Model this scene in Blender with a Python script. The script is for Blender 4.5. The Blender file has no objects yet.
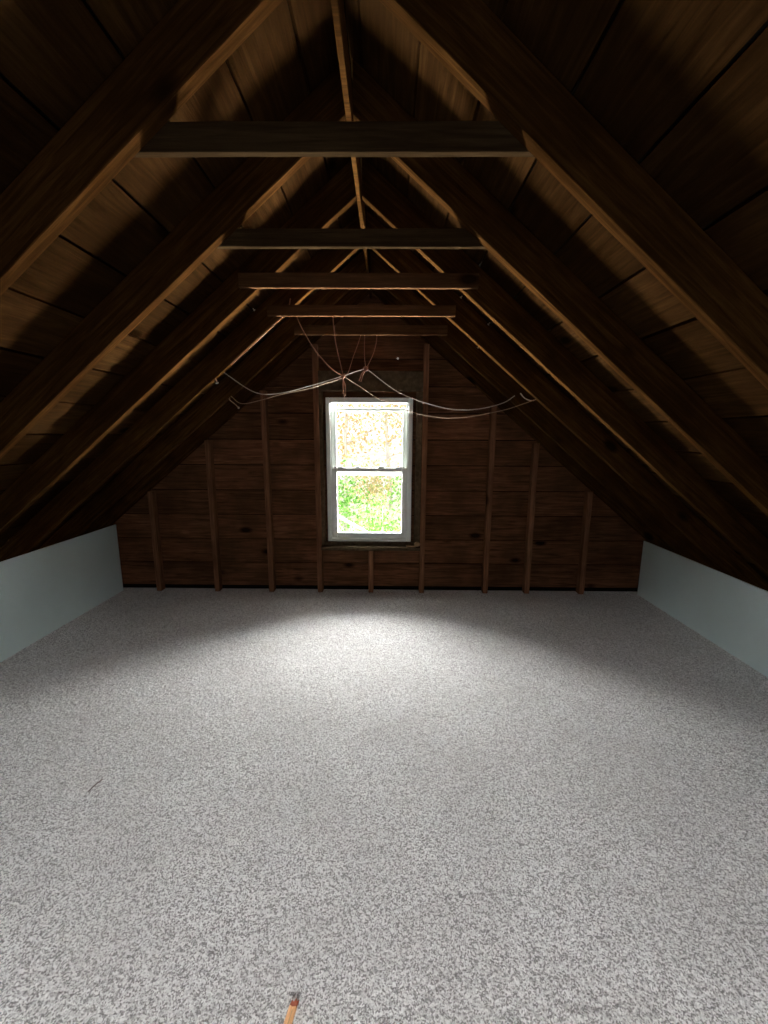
import bpy, bmesh, math, random
import numpy as np
from mathutils import Vector, Matrix

random.seed(7)
RNG = np.random.default_rng(11)
SC = bpy.context.scene
COL = SC.collection

# ------------------------------------------------------------------ camera
F_PX, PITCH, YAW, ROLL = 417.26, 0.1812, -0.0085, -0.0048
cd = bpy.data.cameras.new('camera')
cam = bpy.data.objects.new('camera', cd); COL.objects.link(cam)
cd.sensor_fit = 'VERTICAL'; cd.sensor_height = 36.0
cd.lens = F_PX / 1024.0 * 36.0
cd.clip_start = 0.02
fw = Vector((0, math.cos(PITCH), -math.sin(PITCH)))
up = Vector((0, math.sin(PITCH), math.cos(PITCH)))
rt = Vector((1, 0, 0))
ryaw = Matrix.Rotation(-YAW, 3, 'Z')
rt, up, fw = ryaw @ rt, ryaw @ up, ryaw @ fw
c_, s_ = math.cos(ROLL), math.sin(ROLL)
rt, up = c_ * rt - s_ * up, s_ * rt + c_ * up
m3 = Matrix((rt, up, -fw)).transposed()
cam.matrix_world = Matrix.Translation((0, 0, 1.5)) @ m3.to_4x4()
SC.camera = cam

# ------------------------------------------------------------------ light
W = bpy.data.worlds.new('World'); SC.world = W; W.use_nodes = True
bg = W.node_tree.nodes['Background']
bg.inputs[0].default_value = (1.0, 1.0, 0.98, 1); bg.inputs[1].default_value = 1.0

def area(name, loc, target, sx, sy, watts, col):
    l = bpy.data.lights.new(name, 'AREA'); l.shape = 'RECTANGLE'
    l.size, l.size_y, l.energy, l.color = sx, sy, watts, col
    o = bpy.data.objects.new(name, l); COL.objects.link(o)
    o.location = loc
    o.rotation_euler = (Vector(target) - Vector(loc)).to_track_quat('-Z', 'Y').to_euler()
    return o
# the bright overcast sky above the gable window, and a fill lamp added outside the unseen rear gable
SKYC = (1.0, 0.99, 0.98)
area('sky_light', (-0.16, 8.2, 4.15), (-0.16, 3.9, 2.8), 14.0, 2.9, 4800, SKYC)
area('sky_light_high', (-0.16, 5.3, 5.0), (-0.16, 3.6, 3.94), 9.0, 2.8, 2200, SKYC)
area('sky_light_west', (-6.2, 5.6, 3.4), (-5.2, 3.87, 3.1), 4.5, 3.0, 12000, SKYC)
area('sky_light_east', (5.9, 5.6, 3.4), (4.9, 3.87, 3.1), 4.5, 3.0, 12000, SKYC)
area('slope_light', (-0.16, 6.6, -1.5), (-0.16, 3.9, 0.9), 12.0, 2.4, 21000, (1.0, 0.97, 0.90))
area('fill_light_behind', (-0.16, -8.0, 4.4), (-0.16, -2.6, 2.2), 9.0, 2.0, 1700, SKYC)  # added fill for the near carpet, shining in through the added rear opening

vs = SC.view_settings
SC.display_settings.display_device = 'sRGB'
vs.view_transform = 'Standard'; vs.look = 'None'; vs.gamma = 1.0; vs.use_curve_mapping = False
vs.exposure = 0.64
SC.cycles.max_bounces = 10; SC.cycles.diffuse_bounces = 6
SC.cycles.transparent_max_bounces = 16
SC.cycles.use_denoising = True
SC.cycles.sample_clamp_indirect = 6.0

# ------------------------------------------------------------------ helpers
def link(o, parent=None):
    COL.objects.link(o)
    if parent is not None: o.parent = parent
    return o

def tag(o, label=None, cat=None, group=None, kind=None):
    if label: o['label'] = label
    if cat: o['category'] = cat
    if group: o['group'] = group
    if kind: o['kind'] = kind
    return o

def obj(name, bm, mat, parent=None, smooth=False):
    me = bpy.data.meshes.new(name)
    bm.normal_update(); bm.to_mesh(me); bm.free()
    for m in (mat if isinstance(mat, (list, tuple)) else [mat]): me.materials.append(m)
    if smooth:
        for p in me.polygons: p.use_smooth = True
    return link(bpy.data.objects.new(name, me), parent)

def add_box(bm, a, b, mi=0):
    x0, y0, z0 = a; x1, y1, z1 = b
    v = [bm.verts.new(p) for p in ((x0,y0,z0),(x1,y0,z0),(x1,y1,z0),(x0,y1,z0),(x0,y0,z1),(x1,y0,z1),(x1,y1,z1),(x0,y1,z1))]
    fs = []
    for q in ((3,2,1,0),(4,5,6,7),(0,1,5,4),(1,2,6,5),(2,3,7,6),(3,0,4,7)):
        f = bm.faces.new([v[i] for i in q]); f.material_index = mi; fs.append(f)
    return v

def bevel(bm, w, seg=1):
    bmesh.ops.bevel(bm, geom=list(bm.edges), offset=w, segments=seg, affect='EDGES', clamp_overlap=True)

def add_tube(bm, pts, r, n=6, caps=True):
    """tube along points; r a number or a list"""
    pts = [Vector(p) for p in pts]
    rr = r if isinstance(r, (list, tuple)) else [r] * len(pts)
    rings = []
    prev = None
    for i, p in enumerate(pts):
        t = (pts[min(i+1, len(pts)-1)] - pts[max(i-1, 0)]).normalized()
        if prev is None:
            a = Vector((0, 0, 1)) if abs(t.z) < .9 else Vector((1, 0, 0))
            nrm = t.cross(a).normalized()
        else:
            nrm = (prev - t * prev.dot(t)).normalized()
        prev = nrm
        bn = t.cross(nrm)
        rings.append([bm.verts.new(p + rr[i] * (math.cos(2*math.pi*k/n) * nrm + math.sin(2*math.pi*k/n) * bn)) for k in range(n)])
    for a, b in zip(rings, rings[1:]):
        for k in range(n):
            bm.faces.new((a[k], a[(k+1) % n], b[(k+1) % n], b[k]))
    if caps:
        bm.faces.new(rings[0][::-1]); bm.faces.new(rings[-1])

def spline(ctrl, n=10):
    """Catmull-Rom through the control points"""
    P = [Vector(c) for c in ctrl]
    P = [2*P[0]-P[1]] + P + [2*P[-1]-P[-2]]
    out = []
    for i in range(1, len(P)-2):
        for k in range(n):
            t = k / n
            out.append(.5*((2*P[i]) + (P[i+1]-P[i-1])*t + (2*P[i-1]-5*P[i]+4*P[i+1]-P[i+2])*t*t + (3*P[i]-P[i-1]-3*P[i+1]+P[i+2])*t**3))
    out.append(P[-2])
    return out

def rough(bm, amp, step, axis=0, seed=0):
    """cut a beam across its length and let the sawn faces wander a little"""
    es = [e for e in bm.edges if abs((e.verts[1].co-e.verts[0].co).normalized()[axis]) > .8 and e.calc_length() > step*1.5]
    if es:
        n = max(1, int(max(e.calc_length() for e in es) / step))
        bmesh.ops.subdivide_edges(bm, edges=es, cuts=n, use_grid_fill=True)
    rnd = random.Random(seed)
    ph = [rnd.uniform(0, 6.28) for _ in range(6)]
    for v in bm.verts:
        s = v.co[axis]
        for j in range(3):
            if j != axis:
                sg = 1 if j == 1 else .7
                v.co[j] += amp*sg*(math.sin(3.1*s+ph[j]) + .5*math.sin(8.3*s+ph[j+3]))*.6 + rnd.uniform(-amp, amp)*.25

# ------------------------------------------------------------------ materials
class NT:
    def __init__(s, name):
        s.m = bpy.data.materials.new(name); s.m.use_nodes = True
        s.t = s.m.node_tree; s.b = s.t.nodes['Principled BSDF']; s.out = s.t.nodes['Material Output']
    def n(s, typ, **kw):
        nd = s.t.nodes.new(typ)
        for k, v in kw.items():
            if k in nd.inputs.keys() if isinstance(k, str) else False: nd.inputs[k].default_value = v
            else: setattr(nd, k, v)
        return nd
    def l(s, a, b): s.t.links.new(a, b)
    def coord(s, scale, which='Object', rot=(0,0,0)):
        tc = s.n('ShaderNodeTexCoord'); mp = s.n('ShaderNodeMapping')
        mp.inputs['Scale'].default_value = scale; mp.inputs['Rotation'].default_value = rot
        s.l(tc.outputs[which], mp.inputs[0]); return mp.outputs[0]
    def noise(s, vec, scale, detail=4, rough=.55, dist=0):
        nd = s.n('ShaderNodeTexNoise'); s.l(vec, nd.inputs['Vector'])
        nd.inputs['Scale'].default_value = scale; nd.inputs['Detail'].default_value = detail
        nd.inputs['Roughness'].default_value = rough; nd.inputs['Distortion'].default_value = dist
        return nd.outputs[0]
    def ramp(s, fac, stops):
        r = s.n('ShaderNodeValToRGB'); e = r.color_ramp.elements
        while len(e) < len(stops): e.new(.5)
        for i, (p, c) in enumerate(stops):
            e[i].position = p; e[i].color = (*c, 1) if len(c) == 3 else c
        s.l(fac, r.inputs[0]); return r.outputs[0]
    def mix(s, fac, a, b, mode='MIX'):
        x = s.n('ShaderNodeMix', data_type='RGBA', blend_type=mode)
        for v, i in ((fac, 0), (a, 6), (b, 7)):
            if isinstance(v, (int, float)): x.inputs[i].default_value = v
            elif isinstance(v, tuple): x.inputs[i].default_value = (*v, 1)
            else: s.l(v, x.inputs[i])
        return x.outputs[2]
    def bump(s, h, strength, dist=.01):
        b = s.n('ShaderNodeBump'); b.inputs['Strength'].default_value = strength; b.inputs['Distance'].default_value = dist
        s.l(h, b.inputs['Height']); s.l(b.outputs[0], s.b.inputs['Normal'])

def wood(name, dark, mid, light, along=(1.2, 22, 22), knots=True, roughness=.9, vary=.55, spec=.0):
    t = NT(name)
    info = t.n('ShaderNodeObjectInfo'); geo = t.n('ShaderNodeNewGeometry')
    tc = t.n('ShaderNodeTexCoord')
    off = t.n('ShaderNodeVectorMath', operation='ADD'); t.l(tc.outputs['Object'], off.inputs[0])
    rs = t.n('ShaderNodeMath', operation='ADD'); t.l(info.outputs['Random'], rs.inputs[0]); t.l(geo.outputs['Random Per Island'], rs.inputs[1])
    cmb = t.n('ShaderNodeCombineXYZ')
    sc = t.n('ShaderNodeMath', operation='MULTIPLY'); t.l(rs.outputs[0], sc.inputs[0]); sc.inputs[1].default_value = 37.0
    for i in range(3): t.l(sc.outputs[0], cmb.inputs[i])
    t.l(cmb.outputs[0], off.inputs[1])
    mp = t.n('ShaderNodeMapping'); mp.inputs['Scale'].default_value = along; t.l(off.outputs[0], mp.inputs[0])
    g1 = t.noise(mp.outputs[0], 3.0, 6, .6, .6)
    g2 = t.noise(off.outputs[0], 3.5, 3, .5)
    col = t.ramp(g1, [(.28, dark), (.5, mid), (.72, light)])
    col = t.mix(t.ramp(g2, [(.4, (0,0,0)), (.65, (.6,.6,.6))]), col, dark)
    # board to board difference
    vr = t.n('ShaderNodeMapRange'); t.l(geo.outputs['Random Per Island'], vr.inputs[0])
    vr.inputs[3].default_value = 1 - vary*.6; vr.inputs[4].default_value = 1 + vary*.45
    hv = t.n('ShaderNodeHueSaturation'); t.l(col, hv.inputs['Color']); t.l(vr.outputs[0], hv.inputs['Value'])
    col = hv.outputs[0]
    if knots:
        km = t.n('ShaderNodeMapping')
        km.inputs['Scale'].default_value = tuple(1.7 if a < 5 else 3.4 for a in along); t.l(off.outputs[0], km.inputs[0])
        vo = t.n('ShaderNodeTexVoronoi'); t.l(km.outputs[0], vo.inputs['Vector']); vo.inputs['Scale'].default_value = 1.0
        kf = t.ramp(vo.outputs['Distance'], [(.06, (1,1,1)), (.13, (0,0,0))])
        col = t.mix(kf, col, tuple(c*.35 for c in dark))
    t.l(col, t.b.inputs['Base Color'])
    t.b.inputs['Roughness'].default_value = roughness
    t.b.inputs['Specular IOR Level'].default_value = spec
    fine = t.noise(mp.outputs[0], 9.0, 3, .6)
    t.bump(fine, .35, .004)
    return t.m

def plain(name, col, roughness=.5, metallic=0, spec=.5, noise=0, nscale=8):
    t = NT(name)
    t.b.inputs['Roughness'].default_value = roughness; t.b.inputs['Metallic'].default_value = metallic
    t.b.inputs['Specular IOR Level'].default_value = spec
    v = t.coord((1,1,1)); g = t.noise(v, nscale, 4)
    lo = tuple(c*(1-noise) for c in col)
    t.l(t.ramp(g, [(.35, lo), (.65, col)]), t.b.inputs['Base Color'])
    return t.m

M = {}
M['rafter'] = wood('rafter_wood', (.020,.0082,.0024), (.045,.0196,.0058), (.088,.0405,.0125))
M['collar'] = wood('collar_tie_wood', (.022,.0125,.006), (.039,.0235,.0115), (.062,.039,.020))
M['collar_red'] = wood('reddish_collar_tie_wood', (.04,.019,.009), (.075,.036,.017), (.115,.060,.030))
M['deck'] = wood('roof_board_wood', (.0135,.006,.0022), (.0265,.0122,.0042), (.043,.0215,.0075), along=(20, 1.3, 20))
M['wall'] = wood('gable_board_wood', (.044,.020,.0105), (.108,.047,.0235), (.175,.079,.040), along=(1.3, 20, 20), vary=.5)
M['stud'] = wood('stud_wood', (.078,.036,.019), (.14,.066,.035), (.20,.098,.053), along=(22, 22, 1.2))
M['casing'] = wood('window_buck_wood', (.05,.034,.020), (.085,.06,.036), (.125,.09,.055), along=(8, 8, 8), knots=False)
M['strip'] = wood('splinter_wood', (.52,.25,.11), (.74,.43,.22), (.84,.58,.34), along=(60, 3, 60), knots=False)
M['felt'] = plain('dark_felt', (.004,.0035,.003), .95, spec=0)
M['vinyl'] = plain('white_vinyl', (.86,.90,.87), .35, noise=.06)
M['paint'] = plain('pale_blue_paint', (.63,.75,.75), .6, noise=.05, nscale=3)
M['cable'] = plain('tan_cable_sheath', (.30,.20,.13), .6, 0, .15, noise=.2, nscale=30)
M['cable_pale'] = plain('pale_cable_sheath', (.40,.34,.29), .6, 0, .15, noise=.15, nscale=30)
M['rust'] = plain('reddish_cable_sheath', (.27,.12,.07), .6, 0, .15, noise=.3, nscale=30)
M['chunk'] = plain('tan_wood', (.34,.22,.12), .8, spec=.1, noise=.3, nscale=40)
M['tip'] = plain('reddish_wood', (.40,.12,.07), .8, spec=.1)
M['nail'] = plain('bare_nail_steel', (.62,.58,.54), .35, metallic=.8)
M['dark'] = plain('grey_plastic', (.25,.26,.26), .5)
M['twig'] = plain('dark_twig', (.09,.035,.03), .7)
M['lint'] = plain('dark_lint', (.05,.045,.042), .9)
M['bark'] = plain('pale_bark', (.72,.66,.60), .85, noise=.35, nscale=6)
def leafmat(name, c1, c2, tr):
    t = NT(name); geo = t.n('ShaderNodeNewGeometry')
    col = t.ramp(geo.outputs['Random Per Island'], [(.1, c1), (.9, c2)])
    d = t.n('ShaderNodeBsdfDiffuse'); x = t.n('ShaderNodeBsdfTranslucent'); m = t.n('ShaderNodeMixShader')
    t.l(col, d.inputs[0]); t.l(col, x.inputs[0]); m.inputs[0].default_value = tr
    t.l(d.outputs[0], m.inputs[1]); t.l(x.outputs[0], m.inputs[2]); t.l(m.outputs[0], t.out.inputs[0])
    return t.m
M['leaf_green'] = leafmat('green_leaves', (.13,.38,.05), (.45,.72,.26), .4)
M['leaf_gold'] = leafmat('yellow_leaves', (.55,.36,.14), (.76,.64,.30), .4)
M['leaf_mix'] = leafmat('pale_mixed_leaves', (.44,.50,.20), (.82,.62,.36), .4)
t = NT('hillside_leaf_litter')
v = t.coord((1,1,1)); t.l(t.ramp(t.noise(v, 3.0, 5), [(.4, (.86,.74,.58)), (.6, (.97,.95,.90))]), t.b.inputs['Base Color']); t.b.inputs['Roughness'].default_value = 1
M['litter'] = t.m
# clear pane: mostly straight-through, a faint mirror at grazing angles
t = NT('window_glass')
tr = t.n('ShaderNodeBsdfTransparent'); gl = t.n('ShaderNodeBsdfGlossy'); gl.inputs['Roughness'].default_value = .02
fr = t.n('ShaderNodeFresnel'); fr.inputs[0].default_value = 1.25; mx = t.n('ShaderNodeMixShader')
tr.inputs[0].default_value = (.97,.98,.97,1)
t.l(fr.outputs[0], mx.inputs[0]); t.l(tr.outputs[0], mx.inputs[1]); t.l(gl.outputs[0], mx.inputs[2]); t.l(mx.outputs[0], t.out.inputs[0])
M['glass'] = t.m
# carpet
t = NT('speckled_grey_carpet')
v = t.coord((1,1,1))
a = t.noise(v, 270, 3, .6); b = t.noise(v, 2.2, 4, .55); c = t.noise(v, 90, 2, .5)
vo = t.n('ShaderNodeTexVoronoi'); t.l(v, vo.inputs['Vector']); vo.inputs['Scale'].default_value = 235
vo2 = t.n('ShaderNodeSeparateColor'); t.l(vo.outputs['Color'], vo2.inputs[0])
am = t.n('ShaderNodeMath', operation='ADD'); t.l(a, am.inputs[0]); am.inputs[1].default_value = -.5
am2 = t.n('ShaderNodeMath', operation='MULTIPLY_ADD'); t.l(vo2.outputs[0], am2.inputs[0]); am2.inputs[1].default_value = .62; t.l(am.outputs[0], am2.inputs[2])
am3 = t.n('ShaderNodeMath', operation='ADD'); t.l(am2.outputs[0], am3.inputs[0]); am3.inputs[1].default_value = .19
col = t.ramp(am3.outputs[0], [(.28, (.24,.23,.23)), (.45, (.60,.585,.58)), (.70, (.86,.85,.845))])
col = t.mix(t.ramp(c, [(.25, (.5,.5,.5)), (.40, (0,0,0))]), col, (.30,.28,.27))
col = t.mix(t.ramp(b, [(.40, (.22,.22,.22)), (.62, (0,0,0))]), col, (.42,.40,.385))
t.l(col, t.b.inputs['Base Color']); t.b.inputs['Roughness'].default_value = 1; t.b.inputs['Specular IOR Level'].default_value = .05
t.bump(a, .5, .004)
M['carpet'] = t.m

# ------------------------------------------------------------------ measures (metres, floor at z = 0)
XR, ZA, SLOPE = -0.155, 2.715, 0.834        # ridge x, height where the rafters' lower edges meet, roof slope
AL = math.atan(SLOPE); SA, CA = math.sin(AL), math.cos(AL)
RH, RT = 0.14, 0.045                         # rafter depth and thickness
WALL = 3.900                                 # inner face of the gable boards
SF = 3.828                                    # front of the studs
FRAMES = [1.262, 1.834, 2.381, 2.903, 3.414] # front faces of the five tied rafter pairs
YB = -2.6                                    # gable behind the camera
XL, XRT = -2.575, 2.42                       # knee walls
LRAFT = ZA / SA

# ------------------------------------------------------------------ floor: deep pile carpet
def make_floor():
    xs = np.arange(XL-.01, XRT+.011, .0052)
    ys = [0.30]
    while ys[-1] < WALL-.03: ys.append(ys[-1] + (.0046 if ys[-1] < 1.8 else .0046 + .004*min(1, ys[-1]-1.8)))
    ys = np.array(ys)
    nx, ny = len(xs), len(ys)
    def sm(a, k=1):
        for _ in range(k):
            a = (a + np.roll(a,1,0) + np.roll(a,-1,0))/3
            a = (a + np.roll(a,1,1) + np.roll(a,-1,1))/3
        return a
    n1 = RNG.normal(size=(ny,nx)); n1 = n1 + .22*(np.roll(n1,1,0)+np.roll(n1,1,1)); n1 /= n1.std()
    n2 = sm(RNG.normal(size=(ny,nx)), 4); n2 /= n2.std()
    n3 = sm(RNG.normal(size=(ny,nx)), 14); n3 /= n3.std()
    h = .0012*np.clip(n1,-2.2,2.2) + .0002*n3
    X, Y = np.meshgrid(xs, ys)
    X = X + RNG.normal(size=X.shape)*.0009; Y = Y + RNG.normal(size=Y.shape)*.0008
    co = np.stack([X, Y, h], -1).reshape(-1,3)
    i = np.arange(nx*ny).reshape(ny,nx)
    q = np.stack([i[:-1,:-1], i[:-1,1:], i[1:,1:], i[1:,:-1]], -1).reshape(-1,4)
    # the flat rest: behind the camera and out to the eaves
    base = len(co)
    ex = 3.35
    rest = []
    def rect(x0,y0,x1,y1,z=-.001): rest.append([(x0,y0,z),(x1,y0,z),(x1,y1,z),(x0,y1,z)])
    rect(XL-.01, YB, XRT+.01, .302); rect(-ex, YB, XL-.01, 4.0); rect(XRT+.01, YB, ex, 4.0); rect(XL-.02, ys[-1]-.01, XRT+.02, 4.0)
    co = np.concatenate([co, np.array(rest).reshape(-1,3)])
    q = np.concatenate([q, base+np.arange(4*len(rest)).reshape(-1,4)])
    me = bpy.data.meshes.new('floor')
    me.vertices.add(len(co)); me.vertices.foreach_set('co', co.astype(np.float32).ravel())
    me.loops.add(q.size); me.loops.foreach_set('vertex_index', q.astype(np.int32).ravel())
    me.polygons.add(len(q)); me.polygons.foreach_set('loop_start', (np.arange(len(q))*4).astype(np.int32))
    me.polygons.foreach_set('loop_total', np.full(len(q),4,np.int32))
    me.update(calc_edges=True)
    me.polygons.foreach_set('use_smooth', np.ones(len(q), bool))
    me.materials.append(M['carpet'])
    return tag(link(bpy.data.objects.new('floor', me)), 'pale grey speckled pile carpet covering the attic floor', 'floor', kind='structure')
make_floor()

# ------------------------------------------------------------------ knee walls
for nm, x0, x1, h, lab in (('wall_left', XL-.014, XL, .657, 'low pale blue painted knee wall left of the carpet'),
                           ('wall_right', XRT, XRT+.014, .533, 'low pale blue painted knee wall right of the carpet')):
    bm = bmesh.new(); add_box(bm, (x0, YB+.02, -.005), (x1, 3.85, h)); bevel(bm, .002)
    tag(obj(nm, bm, M['paint']), lab, 'wall', kind='structure')

# ------------------------------------------------------------------ gable walls of horizontal boards
WX0, WX1, WZ0, WZ1 = -0.5645, 0.2235, 0.506, 1.835      # opening in the boards
def roof_half(z): return max(0.0, (ZA + (RH-.002)/CA - z)/SLOPE)
def gable(name, y0, y1, ox0, ox1, oz0, oz1, lab, seed):
    rnd = random.Random(seed)
    bm = bmesh.new()
    z = -.19
    while z < 2.95:
        za, zb = max(z, .002), z + .2285
        d = rnd.uniform(0, .004)
        if zb < .06: z += .2365; continue
        spans = []
        # split the board where the opening cuts it
        cuts = sorted({za, zb, *[c for c in (oz0, oz1) if za < c < zb]})
        for a, b in zip(cuts, cuts[1:]):
            hb, ht = roof_half(a), roof_half(b)
            if hb < .03: continue
            inside = a >= oz0-1e-6 and b <= oz1+1e-6
            for (l, r) in (((None, ox0), (ox1, None)) if inside else ((None, None),)):
                lb = XR-hb if l is None else l; lt = XR-ht if l is None else l
                rb = XR+hb if r is None else r; rt_ = XR+ht if r is None else r
                if lb >= rb: continue
                f = [(lb,a),(rb,a),(rt_,b),(lt,b)]
                v0 = [bm.verts.new((x, y0+d, zz)) for x, zz in f]; v1 = [bm.verts.new((x, y1, zz)) for x, zz in f]
                bm.faces.new(v0); bm.faces.new(v1[::-1])
                for i in range(4): bm.faces.new((v0[i], v1[i], v1[(i+1)%4], v0[(i+1)%4]))
        z += .2365
    bmesh.ops.recalc_face_normals(bm, faces=bm.faces)
    # outer skin
    h0 = roof_half(0)
    def prism(pts):
        ya, yb = (y1+.001, y1+.015) if y1 > y0 else (y1-.015, y1-.001)
        v0 = [bm.verts.new((x, ya, zz)) for x, zz in pts]; v1 = [bm.verts.new((x, yb, zz)) for x, zz in pts]
        fs = [bm.faces.new(v0), bm.faces.new(v1[::-1])] + [bm.faces.new((v0[i], v1[i], v1[(i+1)%len(pts)], v0[(i+1)%len(pts)])) for i in range(len(pts))]
        for f in fs: f.material_index = 1
    hz0, hz1 = roof_half(oz0), roof_half(oz1)
    prism([(XR-h0,0),(XR+h0,0),(XR+hz0,oz0),(XR-hz0,oz0)])
    prism([(XR-hz0,oz0),(ox0,oz0),(ox0,oz1),(XR-hz1,oz1)])
    prism([(ox1,oz0),(XR+hz0,oz0),(XR+hz1,oz1),(ox1,oz1)])
    prism([(XR-hz1,oz1),(XR+hz1,oz1),(XR,ZA+RH/CA)])
    tag(obj(name, bm, [M['wall'], M['felt']]), lab, 'wall', kind='structure')
gable('wall_back', WALL, WALL+.022, WX0, WX1, WZ0, WZ1, 'dark gable wall of wide horizontal boards around the window', 3)
gable('wall_front', YB, YB-.022, -1.25, .95, .7, 2.0, 'board gable wall behind the viewer', 5)  # unseen wall; its opening is added to let the fill lamp in

# ------------------------------------------------------------------ roof boards
def slope_matrix(side, y):
    if side > 0: r = Matrix.Rotation(AL, 4, 'Y')
    else: r = Matrix.Rotation(-AL, 4, 'Y') @ Matrix.Rotation(math.pi, 4, 'Z')
    return Matrix.Translation((XR, y, ZA)) @ r
Y0, Y1 = YB-.12, WALL+.10
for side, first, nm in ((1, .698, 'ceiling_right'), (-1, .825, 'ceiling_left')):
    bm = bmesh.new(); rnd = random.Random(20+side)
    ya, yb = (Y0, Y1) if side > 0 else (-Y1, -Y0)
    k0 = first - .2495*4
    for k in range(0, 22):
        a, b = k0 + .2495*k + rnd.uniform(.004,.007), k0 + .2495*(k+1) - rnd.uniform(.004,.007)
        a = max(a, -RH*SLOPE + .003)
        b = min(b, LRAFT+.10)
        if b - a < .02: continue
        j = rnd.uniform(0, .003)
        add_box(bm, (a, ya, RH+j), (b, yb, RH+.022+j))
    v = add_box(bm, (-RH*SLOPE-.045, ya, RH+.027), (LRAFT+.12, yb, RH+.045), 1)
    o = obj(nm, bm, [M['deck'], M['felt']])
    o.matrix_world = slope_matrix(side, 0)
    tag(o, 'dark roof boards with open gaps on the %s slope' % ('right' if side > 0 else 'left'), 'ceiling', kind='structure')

# ------------------------------------------------------------------ rafters
ORD = ['nearest', 'second nearest', 'third', 'fourth', 'farthest tied']
def rafter(side, y, label, seed, length=None):
    """y is the camera-facing side; local x runs down the slope"""
    L = LRAFT - .02
    off = .0135/CA                      # clear of the ridge board
    bm = bmesh.new()
    a, b = (0, RT) if side > 0 else (-RT, 0)
    prof = [(off, 0.0), (L, 0.0), (L + RH/SLOPE, RH-.001), (off - RH*SLOPE, RH-.001)]
    v0 = [bm.verts.new((x, a, z)) for x, z in prof]; v1 = [bm.verts.new((x, b, z)) for x, z in prof]
    bm.faces.new(v0); bm.faces.new(v1[::-1])
    for i in range(4): bm.faces.new((v0[i], v1[i], v1[(i+1)%4], v0[(i+1)%4]))
    bmesh.ops.recalc_face_normals(bm, faces=bm.faces)
    bevel(bm, .0025)
    rough(bm, .0013, .12, 0, seed)
    o = obj('rafter', bm, M['rafter'])
    o.matrix_world = slope_matrix(side, y)
    return tag(o, label, 'rafter', 'roof rafters')
tie_txt = ['nearest collar tie, top of the picture', 'second collar tie', 'third collar tie, the one jutting past both rafters', 'fourth collar tie, above the hanging wires', 'fifth collar tie, just in front of the gable']
short = ['first and nearest', 'second', 'third', 'fourth', 'fifth']
for i, y in enumerate(FRAMES):
    for side in (-1, 1):
        s = 'left' if side < 0 else 'right'
        rafter(side, y, 'rough brown rafter on the %s slope meeting the %s collar tie' % (s, short[i]), 10*i+side+5)
for side in (-1, 1):
    rafter(side, SF+.012, 'dark end rafter lying against the gable wall on the %s slope' % ('left' if side < 0 else 'right'), 90+side)

# ridge board
bm = bmesh.new(); add_box(bm, (-.010, YB, -.0), (.010, WALL-.003, .15)); bevel(bm, .002); rough(bm, .0012, .15, 1, 77)
o = obj('ridge_board', bm, M['rafter']); o.location = (XR, 0, 2.672)
tag(o, 'thin ridge board running along the peak between the rafter tops', 'beam')

# ------------------------------------------------------------------ collar ties
TIES = [(FRAMES[0]+RT+.002, -.86, .55, .074), (FRAMES[1]+RT+.002, -.86, .55, .068), (FRAMES[2]-.028, -.787, .468, .072),
        (FRAMES[3]-.028, -.787, .430, .066), (FRAMES[4]-.028, -.723, .449, .068)]
tl = ['dark grey-brown collar tie nearest the viewer, widest of the five', 'dark collar tie second from the viewer with a knot at its middle',
      'brown collar tie nailed to the front of the third rafter pair, ends jutting out', 'reddish brown collar tie with wires hanging off it, fourth from the viewer',
      'smallest looking collar tie, closest to the gable window']
for i, (y, x0, x1, h) in enumerate(TIES):
    bm = bmesh.new(); cx = (x0+x1)/2; hw = (x1-x0)/2
    add_box(bm, (-hw, 0, 0), (hw, .025, h))
    bevel(bm, .002); rough(bm, .001, .12, 0, 40+i)
    o = obj('collar_tie', bm, M['collar'] if i < 2 else M['collar_red']); o.location = (cx, y, 2.259 + (.010, .004, 0, 0, 0)[i])
    tag(o, tl[i], 'collar tie', 'collar ties across the roof')

# ------------------------------------------------------------------ studs
def roof_under(x): return ZA + RH/CA - SLOPE*abs(x-XR) - .012
STUDS = [(-2.212, 'leftmost short wall stud beside the left knee wall'), (-1.645, 'wall stud second from the left knee wall'),
         (-1.118, 'wall stud third from the left knee wall'), (-.646, 'wall stud along the left side of the window'),
         (.333, 'wall stud along the right side of the window'), (.947, 'wall stud second to the right of the window'),
         (1.347, 'wall stud third to the right of the window'), (1.871, 'rightmost short wall stud beside the right knee wall')]
def stud(x, z0, z1, label, seed, y0=SF, y1=WALL-.001):
    rnd = random.Random(seed)
    bm = bmesh.new(); w = .0235
    s = -SLOPE if x > XR else SLOPE
    top = lambda xx: z1 if z1 is not None else roof_under(x+xx)
    f = [(-w,z0),(w,z0),(w,top(w)),(-w,top(-w))]
    # stop at the end rafter's underside where it passes in front
    v0 = [bm.verts.new((a, y0, b)) for a, b in f]; v1 = [bm.verts.new((a, y1, b)) for a, b in f]
    bm.faces.new(v0); bm.faces.new(v1[::-1])
    for i in range(4): bm.faces.new((v0[i], v1[i], v1[(i+1)%4], v0[(i+1)%4]))
    bmesh.ops.recalc_face_normals(bm, faces=bm.faces)
    bevel(bm, .002); rough(bm, .001, .12, 2, seed)
    o = obj('wall_stud', bm, M['stud']); o.location = (x, 0, 0)
    return tag(o, label, 'stud', 'gable wall studs')
for i, (x, lab) in enumerate(STUDS):
    z1 = ZA - SLOPE*(abs(x-XR)+.0235) - .004        # cut under the end rafter
    stud(x, .004, z1, lab, 60+i)
stud(-.156, .004, .434, 'short cripple stud under the middle of the window sill', 71)

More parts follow.
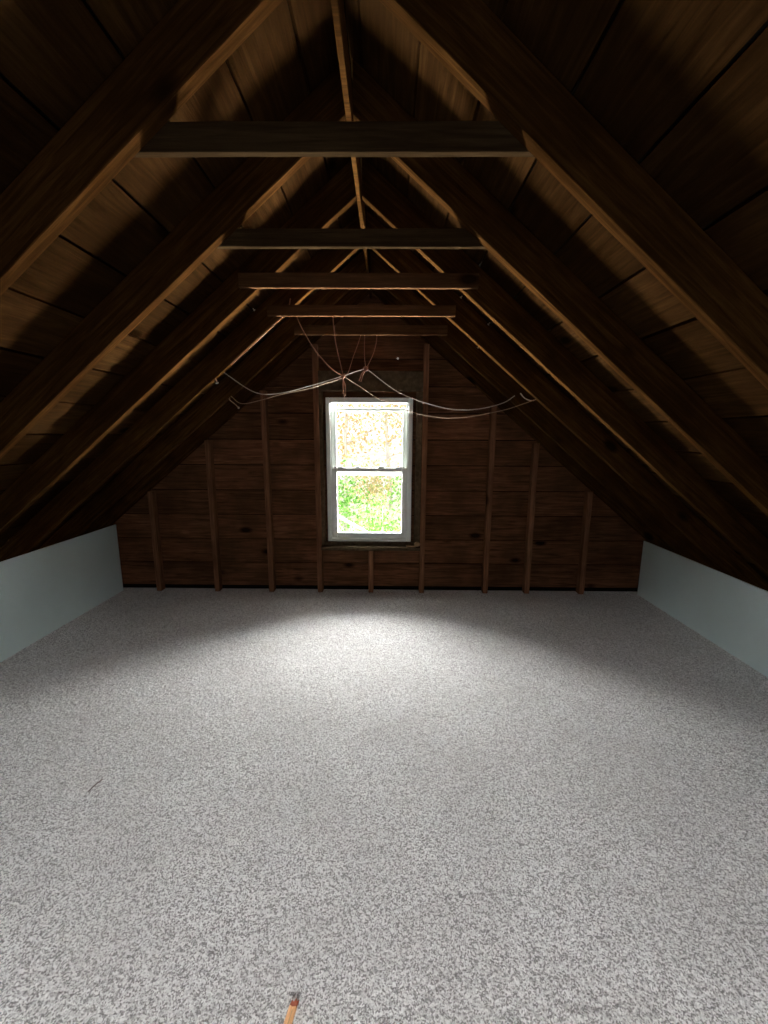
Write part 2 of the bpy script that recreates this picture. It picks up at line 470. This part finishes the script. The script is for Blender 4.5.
# rough sill, header and side bucks round the window
def beam(name, a, b, mat, label, cat, axis=0, seed=0):
    bm = bmesh.new(); c = [(p+q)/2 for p, q in zip(a, b)]; h = [(q-p)/2 for p, q in zip(a, b)]
    add_box(bm, tuple(-k for k in h), tuple(h)); bevel(bm, .003); rough(bm, .0008, .12, axis, seed)
    o = obj(name, bm, mat); o.location = c
    return tag(o, label, cat)
beam('rough_sill', (-.621, SF-.045, .436), (.308, WALL-.001, .468), M['casing'], 'rough brown wooden sill board under the white window', 'sill', 0, 1)
beam('window_stool', (-.588, SF+.018, .469), (.250, WALL-.001, .5035), M['casing'], 'dark brown strip of wood between the white window and its rough sill', 'stool', 0, 9)
beam('window_header', (-.621, SF+.004, 1.888), (.308, WALL-.001, 2.06), M['casing'], 'dark wooden header above the white window', 'header', 0, 2)
beam('side_jamb', (-.621, SF+.01, .469), (-.590, WALL-.001, 1.885), M['casing'], 'narrow dark jamb board at the left of the white window', 'jamb', 2, 3)
beam('side_jamb', (.252, SF+.01, .469), (.308, WALL-.001, 1.885), M['casing'], 'wider dark jamb board at the right of the white window', 'jamb', 2, 4)
bm = bmesh.new(); bmesh.ops.create_icosphere(bm, subdivisions=2, radius=.026)
for v in bm.verts: v.co.x *= 1.15; v.co.z *= .95; v.co *= 1 + .12*math.sin(37*v.co.x+51*v.co.z)
add_box(bm, (-.10, -.010, -.026), (-.012, .012, -.012))
o = obj('wood_chunk', bm, M['chunk'], smooth=False); o.location = (.277, SF-.020, .493)
tag(o, 'small knobbly wood chunk lying on the right end of the rough sill', 'wood')

# ------------------------------------------------------------------ window
win = link(bpy.data.objects.new('window_1', None)); win.location = (-.1705, 3.865, .507)
tag(win, 'white double-hung window in the gable wall', 'window', kind='structure')
HWD, HT = .393, 1.327           # half width and height of the whole unit
def frame_mesh(hw, z0, z1, t, y0, y1, tb=None, tt=None, bev=.004):
    tb = t if tb is None else tb; tt = t if tt is None else tt
    bm = bmesh.new()
    add_box(bm, (-hw, y0, z0), (-hw+t, y1, z1)); add_box(bm, (hw-t, y0, z0), (hw, y1, z1))
    add_box(bm, (-hw+t, y0, z0), (hw-t, y1, z0+tb)); add_box(bm, (-hw+t, y0, z1-tt), (hw-t, y1, z1))
    bevel(bm, bev); return bm
obj('window_frame', frame_mesh(HWD, 0, HT, .038, -.010, .085, .030, .045), M['vinyl'], win)
fl = bmesh.new()                       # stepped inner lip of the frame
for sx in (-1, 1):
    add_box(fl, (sx*HWD - sx*.038 if sx > 0 else -HWD+.038, .022, .03), (sx*HWD - sx*.052 if sx > 0 else -HWD+.052, .030, HT-.034))
bmesh.ops.recalc_face_normals(fl, faces=fl.faces)
obj('track_liner', fl, M['vinyl'], win)
ZM = .675                              # meeting rail
us = obj('upper_sash', frame_mesh(.347, ZM-.047, HT-.087, .040, .048, .078, .040, .030), M['vinyl'], win)
bm = bmesh.new(); add_box(bm, (-.308, .060, ZM-.008), (.308, .064, HT-.116)); obj('pane', bm, M['glass'], us)
ls = obj('lower_sash', frame_mesh(.345, .031, ZM+.022, .043, .006, .040, .050, .036), M['vinyl'], win)
bm = bmesh.new(); add_box(bm, (-.303, .020, .080), (.303, .024, ZM-.013)); obj('pane', bm, M['glass'], ls)
for sx in (-1, 1):
    bm = bmesh.new(); add_box(bm, (sx*.285-.040, .008, ZM+.0225), (sx*.285+.040, .032, ZM+.030)); bevel(bm, .002)
    obj('tilt_latch', bm, M['dark'], ls)
    bm = bmesh.new(); add_box(bm, (sx*.11-.028, .010, ZM+.0225), (sx*.11+.028, .036, ZM+.034)); bevel(bm, .004)
    obj('sash_lock', bm, M['vinyl'], ls)

# ------------------------------------------------------------------ cables strung under the rafters
def cable(name, strands, r, mat, label, group='loose cables below the collar ties', parts=None):
    bm = bmesh.new()
    for s in strands: add_tube(bm, spline(s, 10), r*.8, 6)
    o = obj(name, bm, mat, smooth=True)
    return tag(o, label, 'cable', group)
KN1, KN2 = Vector((-.323, 3.1, 1.917)), Vector((-.159, 3.1, 1.968))
cable('cable', [[(-1.115,2.925,1.925),(-1.104,2.95,1.907),(-.929,3.0,1.792),(-.754,3.0,1.786),(-.53,3.06,1.850),KN1,(-.24,3.1,1.945),KN2]], .0042, M['cable_pale'],
      'pale cable sagging from the left rafter to the wire knots above the window')
cable('cable', [[(-1.245,3.405,1.800),(-1.12,3.28,1.735),(-.90,3.1,1.752),(-.754,3.04,1.782),(-.55,3.08,1.830),KN1+Vector((0,0,-.012))]], .0036, M['cable'],
      'lower brown cable sagging from the farthest left rafter to the wire knots')
cable('cable', [[KN2,(.083,3.05,1.796),(.362,3.0,1.698),(.53,2.98,1.678),(.669,2.97,1.691),(.80,2.98,1.728),(.875,2.99,1.775)]], .0042, M['cable_pale'],
      'pale cable sagging right from the knots past the window corner, upper of two')
cable('cable', [[KN1,(-.20,3.14,1.845),(-.076,3.2,1.774),(.195,3.1,1.662),(.477,3.05,1.625),(.773,2.97,1.671),(.93,2.95,1.720),(1.016,2.945,1.752)]], .0038, M['cable'],
      'thin cable sagging right from the knots across the window top, lower of two')
cable('cable', [[(.905,2.965,1.790),(.935,2.962,1.757),(.98,2.955,1.740),(1.016,2.944,1.752),(1.019,2.935,1.765)]], .0048, M['cable_pale'],
      'short pale cable loop hooked on the fourth right rafter')
cable('cable', [[(-.598,2.893,2.257),(-.57,2.92,2.19),(-.502,3.0,2.073),(-.40,3.06,1.962),KN1]], .0042, M['rust'],
      'reddish cable drooping from the left end of the fourth collar tie to the knot')
cable('cable', [[(-.363,2.893,2.258),(-.362,2.93,2.20),(-.358,3.0,2.106),(-.335,3.07,1.985),KN1]], .0042, M['rust'],
      'reddish cable hanging almost straight from the fourth collar tie to the knot')
cable('cable', [[(-.214,3.40,2.257),(-.235,3.33,2.17),(-.262,3.22,2.06),(-.285,3.12,1.95),(-.305,3.1,1.925)]], .0038, M['rust'],
      'brown cable slanting from the fifth collar tie down to the left knot')
cable('cable', [[(-.183,3.40,2.257),(-.183,3.34,2.18),(-.176,3.22,2.07),(-.163,3.1,1.98)]], .0032, M['rust'],
      'thin brown cable hanging straight from the fifth collar tie to the right knot')
cable('cable', [[(-.090,3.40,2.257),(-.094,3.34,2.19),(-.110,3.24,2.10),(-.140,3.14,2.01),KN2]], .0042, M['rust'],
      'brown cable curving from the fifth collar tie down to the right knot')
def knot(name, c, tails, label):
    bm = bmesh.new()
    c = Vector(c); pts = []
    for k in range(28):                                            # three tight turns round the bundle
        a = k*2*math.pi*3/28
        pts.append(c + Vector((.013*math.cos(a), .011*math.sin(a), .014-.028*k/27)))
    add_tube(bm, pts, .0045, 6)
    o = obj(name, bm, M['rust'], smooth=True); tag(o, label, 'cable knot', 'knots where the cables meet')
    for tpts in tails:
        b2 = bmesh.new(); add_tube(b2, spline([Vector(q) for q in tpts], 8), .0042, 6)
        obj('tail', b2, M['rust'], o, smooth=True)
    return o
knot('cable_knot', KN1, [[KN1+Vector((.004,0,-.01)),KN1+Vector((-.004,0,-.07)),KN1+Vector((.008,-.004,-.145))],
                         [KN1+Vector((-.006,.004,-.01)),KN1+Vector((.012,.004,-.06)),KN1+Vector((.016,.003,-.135))],
                         [KN1+Vector((.0,-.006,-.01)),KN1+Vector((.002,-.008,-.08)),KN1+Vector((-.006,-.008,-.125))]],
     'bound knot of reddish cables with tails hanging over the window top')
knot('cable_knot', KN2, [[KN2+Vector((-.004,0,-.008)),KN2+Vector((-.030,-.004,-.035)),KN2+Vector((-.050,-.004,-.085))],
                         [KN2+Vector((.0,-.006,-.008)),KN2+Vector((-.022,-.008,-.045)),KN2+Vector((-.036,-.008,-.090))]],
     'smaller knot of cables with a short frayed tail to the right')
# cable run along the fourth left rafter
def on_left(d, y, drop=0.0):
    return Vector((XR - d*CA - drop*SA, y, ZA - d*SA - drop*CA))
pts = [on_left(.62,2.885,.004) + Vector((0,-.0,.05)), on_left(.66,2.89,-.012), on_left(.74,2.912,.007), on_left(.85,2.918,.0075), on_left(.98,2.922,.009), on_left(1.08,2.918,.012), on_left(1.15,2.915,.024)]
cable('cable', [pts], .005, M['rust'], 'brown cable stapled along the underside of the fourth left rafter', 'loose cables below the collar ties')

# ------------------------------------------------------------------ nails
def nail(p, d, length, label, r=.0028, group='bare nails in the roof'):
    p = Vector(p); d = Vector(d).normalized()
    bm = bmesh.new()
    add_tube(bm, [Vector((0,0,0)), d*length], r, 8)
    add_tube(bm, [d*length, d*(length+.0025)], r*2.4, 10)
    o = obj('nail', bm, M['nail']); o.location = p
    return tag(o, label, 'nail', group)
ND = Vector((-SA, 0, -CA))
nail((.654,2.880,2.222), ND, .014, 'bare nail end in the roof boards near the fourth right rafter')
nail((.467,2.872,2.378), ND, .010, 'bare nail end close under the third collar tie on the right slope')
nail((.700,3.395,2.183), ND, .018, 'bare nail end in the roof boards beside the fifth right rafter')
nail((-.871,2.860,2.298), Vector((SA,0,-CA)), .012, 'bare nail end in the left roof boards by the fourth rafter')
nail((-1.158,2.905,1.868), Vector((.35,-.3,-.8)), .030, 'bare nail below the cable end on the fourth left rafter', .004)
nail((.083,WALL-.001,2.176), Vector((0,-1,-.2)), .018, 'bare nail sticking out of the gable boards above the window', .004)
bm = bmesh.new(); add_tube(bm, spline([(-1.262,3.418,1.790),(-1.27,3.44,1.775),(-1.25,3.50,1.745),(-1.245,3.56,1.722)], 6), .0045, 6)
o = obj('cable', bm, M['cable'], smooth=True); tag(o, 'short cable stub with a bare end behind the farthest left rafter', 'cable', 'loose cables below the collar ties')
bm = bmesh.new(); bmesh.ops.create_uvsphere(bm, u_segments=8, v_segments=6, radius=.009); 
e = obj('end_cap', bm, M['cable_pale'], o, smooth=True); e.location = (-1.245,3.56,1.722)

# ------------------------------------------------------------------ bits on the carpet
def flat_strip(prof, h):
    bm = bmesh.new()
    lo = [bm.verts.new((x, y, 0)) for x, y in prof]; hi = [bm.verts.new((x*.9, y, h)) for x, y in prof]
    bm.faces.new(lo[::-1]); bm.faces.new(hi)
    for i in range(len(prof)): bm.faces.new((lo[i], lo[(i+1)%len(prof)], hi[(i+1)%len(prof)], hi[i]))
    bmesh.ops.recalc_face_normals(bm, faces=bm.faces)
    bmesh.ops.triangulate(bm, faces=bm.faces)
    return bm
o = obj('wood_strip', flat_strip([(-.0078,0),(.0088,0),(.0082,.06),(.0086,.12),(.0080,.176),(.0,.173),(-.0080,.175),(-.0084,.11),(-.0076,.05)], .0055), M['strip'])
o.location = (-.276, .680, .003); o.rotation_euler = (0, 0, -.19); o.scale = (1.3, 1, 1.2)
tag(o, 'splintered strip of orange bare wood lying on the carpet in front', 'wood')
e = obj('split_end', flat_strip([(-.0079,.1752),(.0,.1732),(.0079,.1762),(.0082,.190),(.0050,.184),(.0030,.192),(-.0010,.183),(-.0050,.187)], .0050), M['tip'], o)
e['label'] = 'dark red split end'
ridge = flat_strip([(-.0012,.01),(.0012,.01),(.0016,.165),(-.0004,.168)], .0012)
e = obj('grain_ridge', ridge, M['strip'], o); e.location = (.001, 0, .0056)
bm = bmesh.new(); add_tube(bm, spline([(-.010,-.033,.001),(-.002,-.008,.004),(.003,.010,.004),(.010,.034,.002)], 5), [.0012]+[.0021]*14+[.0008], 6)
o = obj('twig', bm, M['twig'], smooth=True); o.location = (-1.254, 1.55, .006); tag(o, 'thin dark twig lying on the carpet near the left edge', 'twig')

# ------------------------------------------------------------------ outside the window: wooded slope
bm = bmesh.new()
n = 24
vs_ = [[bm.verts.new((-9+18*i/n, 5.6+26*j/n, -3.4 + 4.6*(j/n)**1.1 + .18*math.sin(1.7*i+.9*j))) for i in range(n+1)] for j in range(n+1)]
for j in range(n):
    for i in range(n): bm.faces.new((vs_[j][i], vs_[j][i+1], vs_[j+1][i+1], vs_[j+1][i]))
tag(obj('ground', bm, M['litter'], smooth=True), 'pale wooded slope rising outside the window', 'ground', kind='structure')
def slope_z(y): 
    j = max(0, (y-5.6)/26); return -3.4 + 4.6*j**1.1

def leaves(count, c, size, shape, leaf, seed, par):
    rng = np.random.default_rng(seed)
    p = rng.normal(size=(count,3)); p /= np.linalg.norm(p,axis=1)[:,None]
    p *= (rng.random((count,1))**.45)
    clump = rng.normal(size=(14,3))*.45
    p = p*.75 + clump[rng.integers(0,14,count)]*.5
    p = p*np.array(shape) + np.array(c)
    a = rng.normal(size=(count,3)); a /= np.linalg.norm(a,axis=1)[:,None]
    b = np.cross(a, rng.normal(size=(count,3))); b /= np.linalg.norm(b,axis=1)[:,None]
    s = (size*(.6+.8*rng.random((count,1))))
    w = s*.55
    cc = np.stack([p-a*s, p+b*w, p+a*s, p-b*w], 1).reshape(-1,3)
    q = np.arange(count*4).reshape(-1,4)
    me = bpy.data.meshes.new('foliage'); me.from_pydata(cc.tolist(), [], q.tolist()); me.materials.append(M[leaf])
    return link(bpy.data.objects.new('foliage', me), par)

def tree(x, y, h, crown, leaf, n, lab, seed, lean=0, r=.09, cz=.7, lsize=.062):
    rnd = random.Random(seed)
    root = link(bpy.data.objects.new('tree', None)); z0 = slope_z(y)-.15; root.location = (x, y, z0)
    tag(root, lab, 'tree', 'trees outside the window')
    bm = bmesh.new()
    tp = [(lean*t*h + .06*math.sin(5*t+seed), 0, t*h) for t in (0,.2,.4,.6,.8,1)]
    add_tube(bm, spline(tp, 4), [r*(1-.75*k/20) for k in range(21)], 8)
    obj('trunk', bm, M['bark'], root, smooth=True)
    for k in range(7):
        t = .35 + .09*k; a = rnd.uniform(0, 6.28); L = crown[0]*rnd.uniform(.6,1.0)
        s = Vector((lean*t*h, 0, t*h)); e = s + Vector((math.cos(a)*L, math.sin(a)*L*.5, L*rnd.uniform(.2,.7)))
        bm = bmesh.new(); add_tube(bm, spline([s, (s+e)/2+Vector((0,0,.06)), e], 4), [r*.4*(1-.8*k2/8) for k2 in range(9)], 6)
        obj('branch', bm, M['bark'], root, smooth=True)
    leaves(n, (lean*h*.8, 0, h*cz), lsize, crown, leaf, seed, root)
    return root
tree(-1.5, 14.0, 5.6, (1.7,1.0,1.6), 'leaf_gold', 900, 'sparse yellow-leaved tree seen through the left of the upper pane', 1, .04)
tree(.1, 17.5, 6.4, (1.9,1.2,1.7), 'leaf_mix', 1000, 'sparse pale tree seen through the middle of the upper pane', 2, -.03)
tree(1.15, 14.4, 6.0, (1.3,1.0,1.8), 'leaf_gold', 850, 'thin-trunked yellow tree seen through the right of the window', 3, -.015, .07)
tree(.42, 9.6, 4.6, (.5,.35,.8), 'leaf_gold', 200, 'slim pale trunk standing before the shrubs through the lower pane', 4, .01, .05, .45)
def shrub(x, y, z, shape, leaf, n, lab, seed):
    root = link(bpy.data.objects.new('shrub', None)); root.location = (x, y, slope_z(y)-.1)
    tag(root, lab, 'shrub', 'shrubs outside the window')
    rnd = random.Random(seed)
    for k in range(4):
        e = Vector((rnd.uniform(-1,1)*shape[0]*.7, rnd.uniform(-.3,.3), z*rnd.uniform(.7,1.1)))
        bm = bmesh.new(); add_tube(bm, spline([(0,0,0), e*.5+Vector((.05,0,.1)), e], 4), [.035*(1-.8*k2/8) for k2 in range(9)], 6)
        obj('stem', bm, M['bark'], root, smooth=True)
    leaves(n, (0, 0, z*.8), .045, shape, leaf, seed, root)
shrub(-1.15, 9.9, 3.3, (.80,.5,1.0), 'leaf_green', 1500, 'bright green shrub through the left of the lower pane', 11)
shrub(-.20, 8.9, 3.1, (.62,.5,.75), 'leaf_green', 1400, 'bright green shrub low through the middle of the lower pane', 12)
shrub(.75, 10.9, 3.4, (.75,.5,.85), 'leaf_green', 1200, 'bright green shrub through the right of the lower pane', 13)
shrub(-.55, 11.4, 3.45, (.75,.45,.75), 'leaf_mix', 900, 'pale mixed-leaf shrub behind the green ones through the lower pane', 14)
bm = bmesh.new(); add_tube(bm, spline([(-1.0,0,.55),(-.4,0,.22),(.1,.05,-.05),(.5,.1,-.12)], 6), [.035*(1-.6*k/18) for k in range(19)], 6)
o = obj('fallen_branch', bm, M['bark'], smooth=True); o.location = (-.25, 8.2, -.50)
tag(o, 'pale bare branch slanting across the greenery through the lower pane', 'branch')
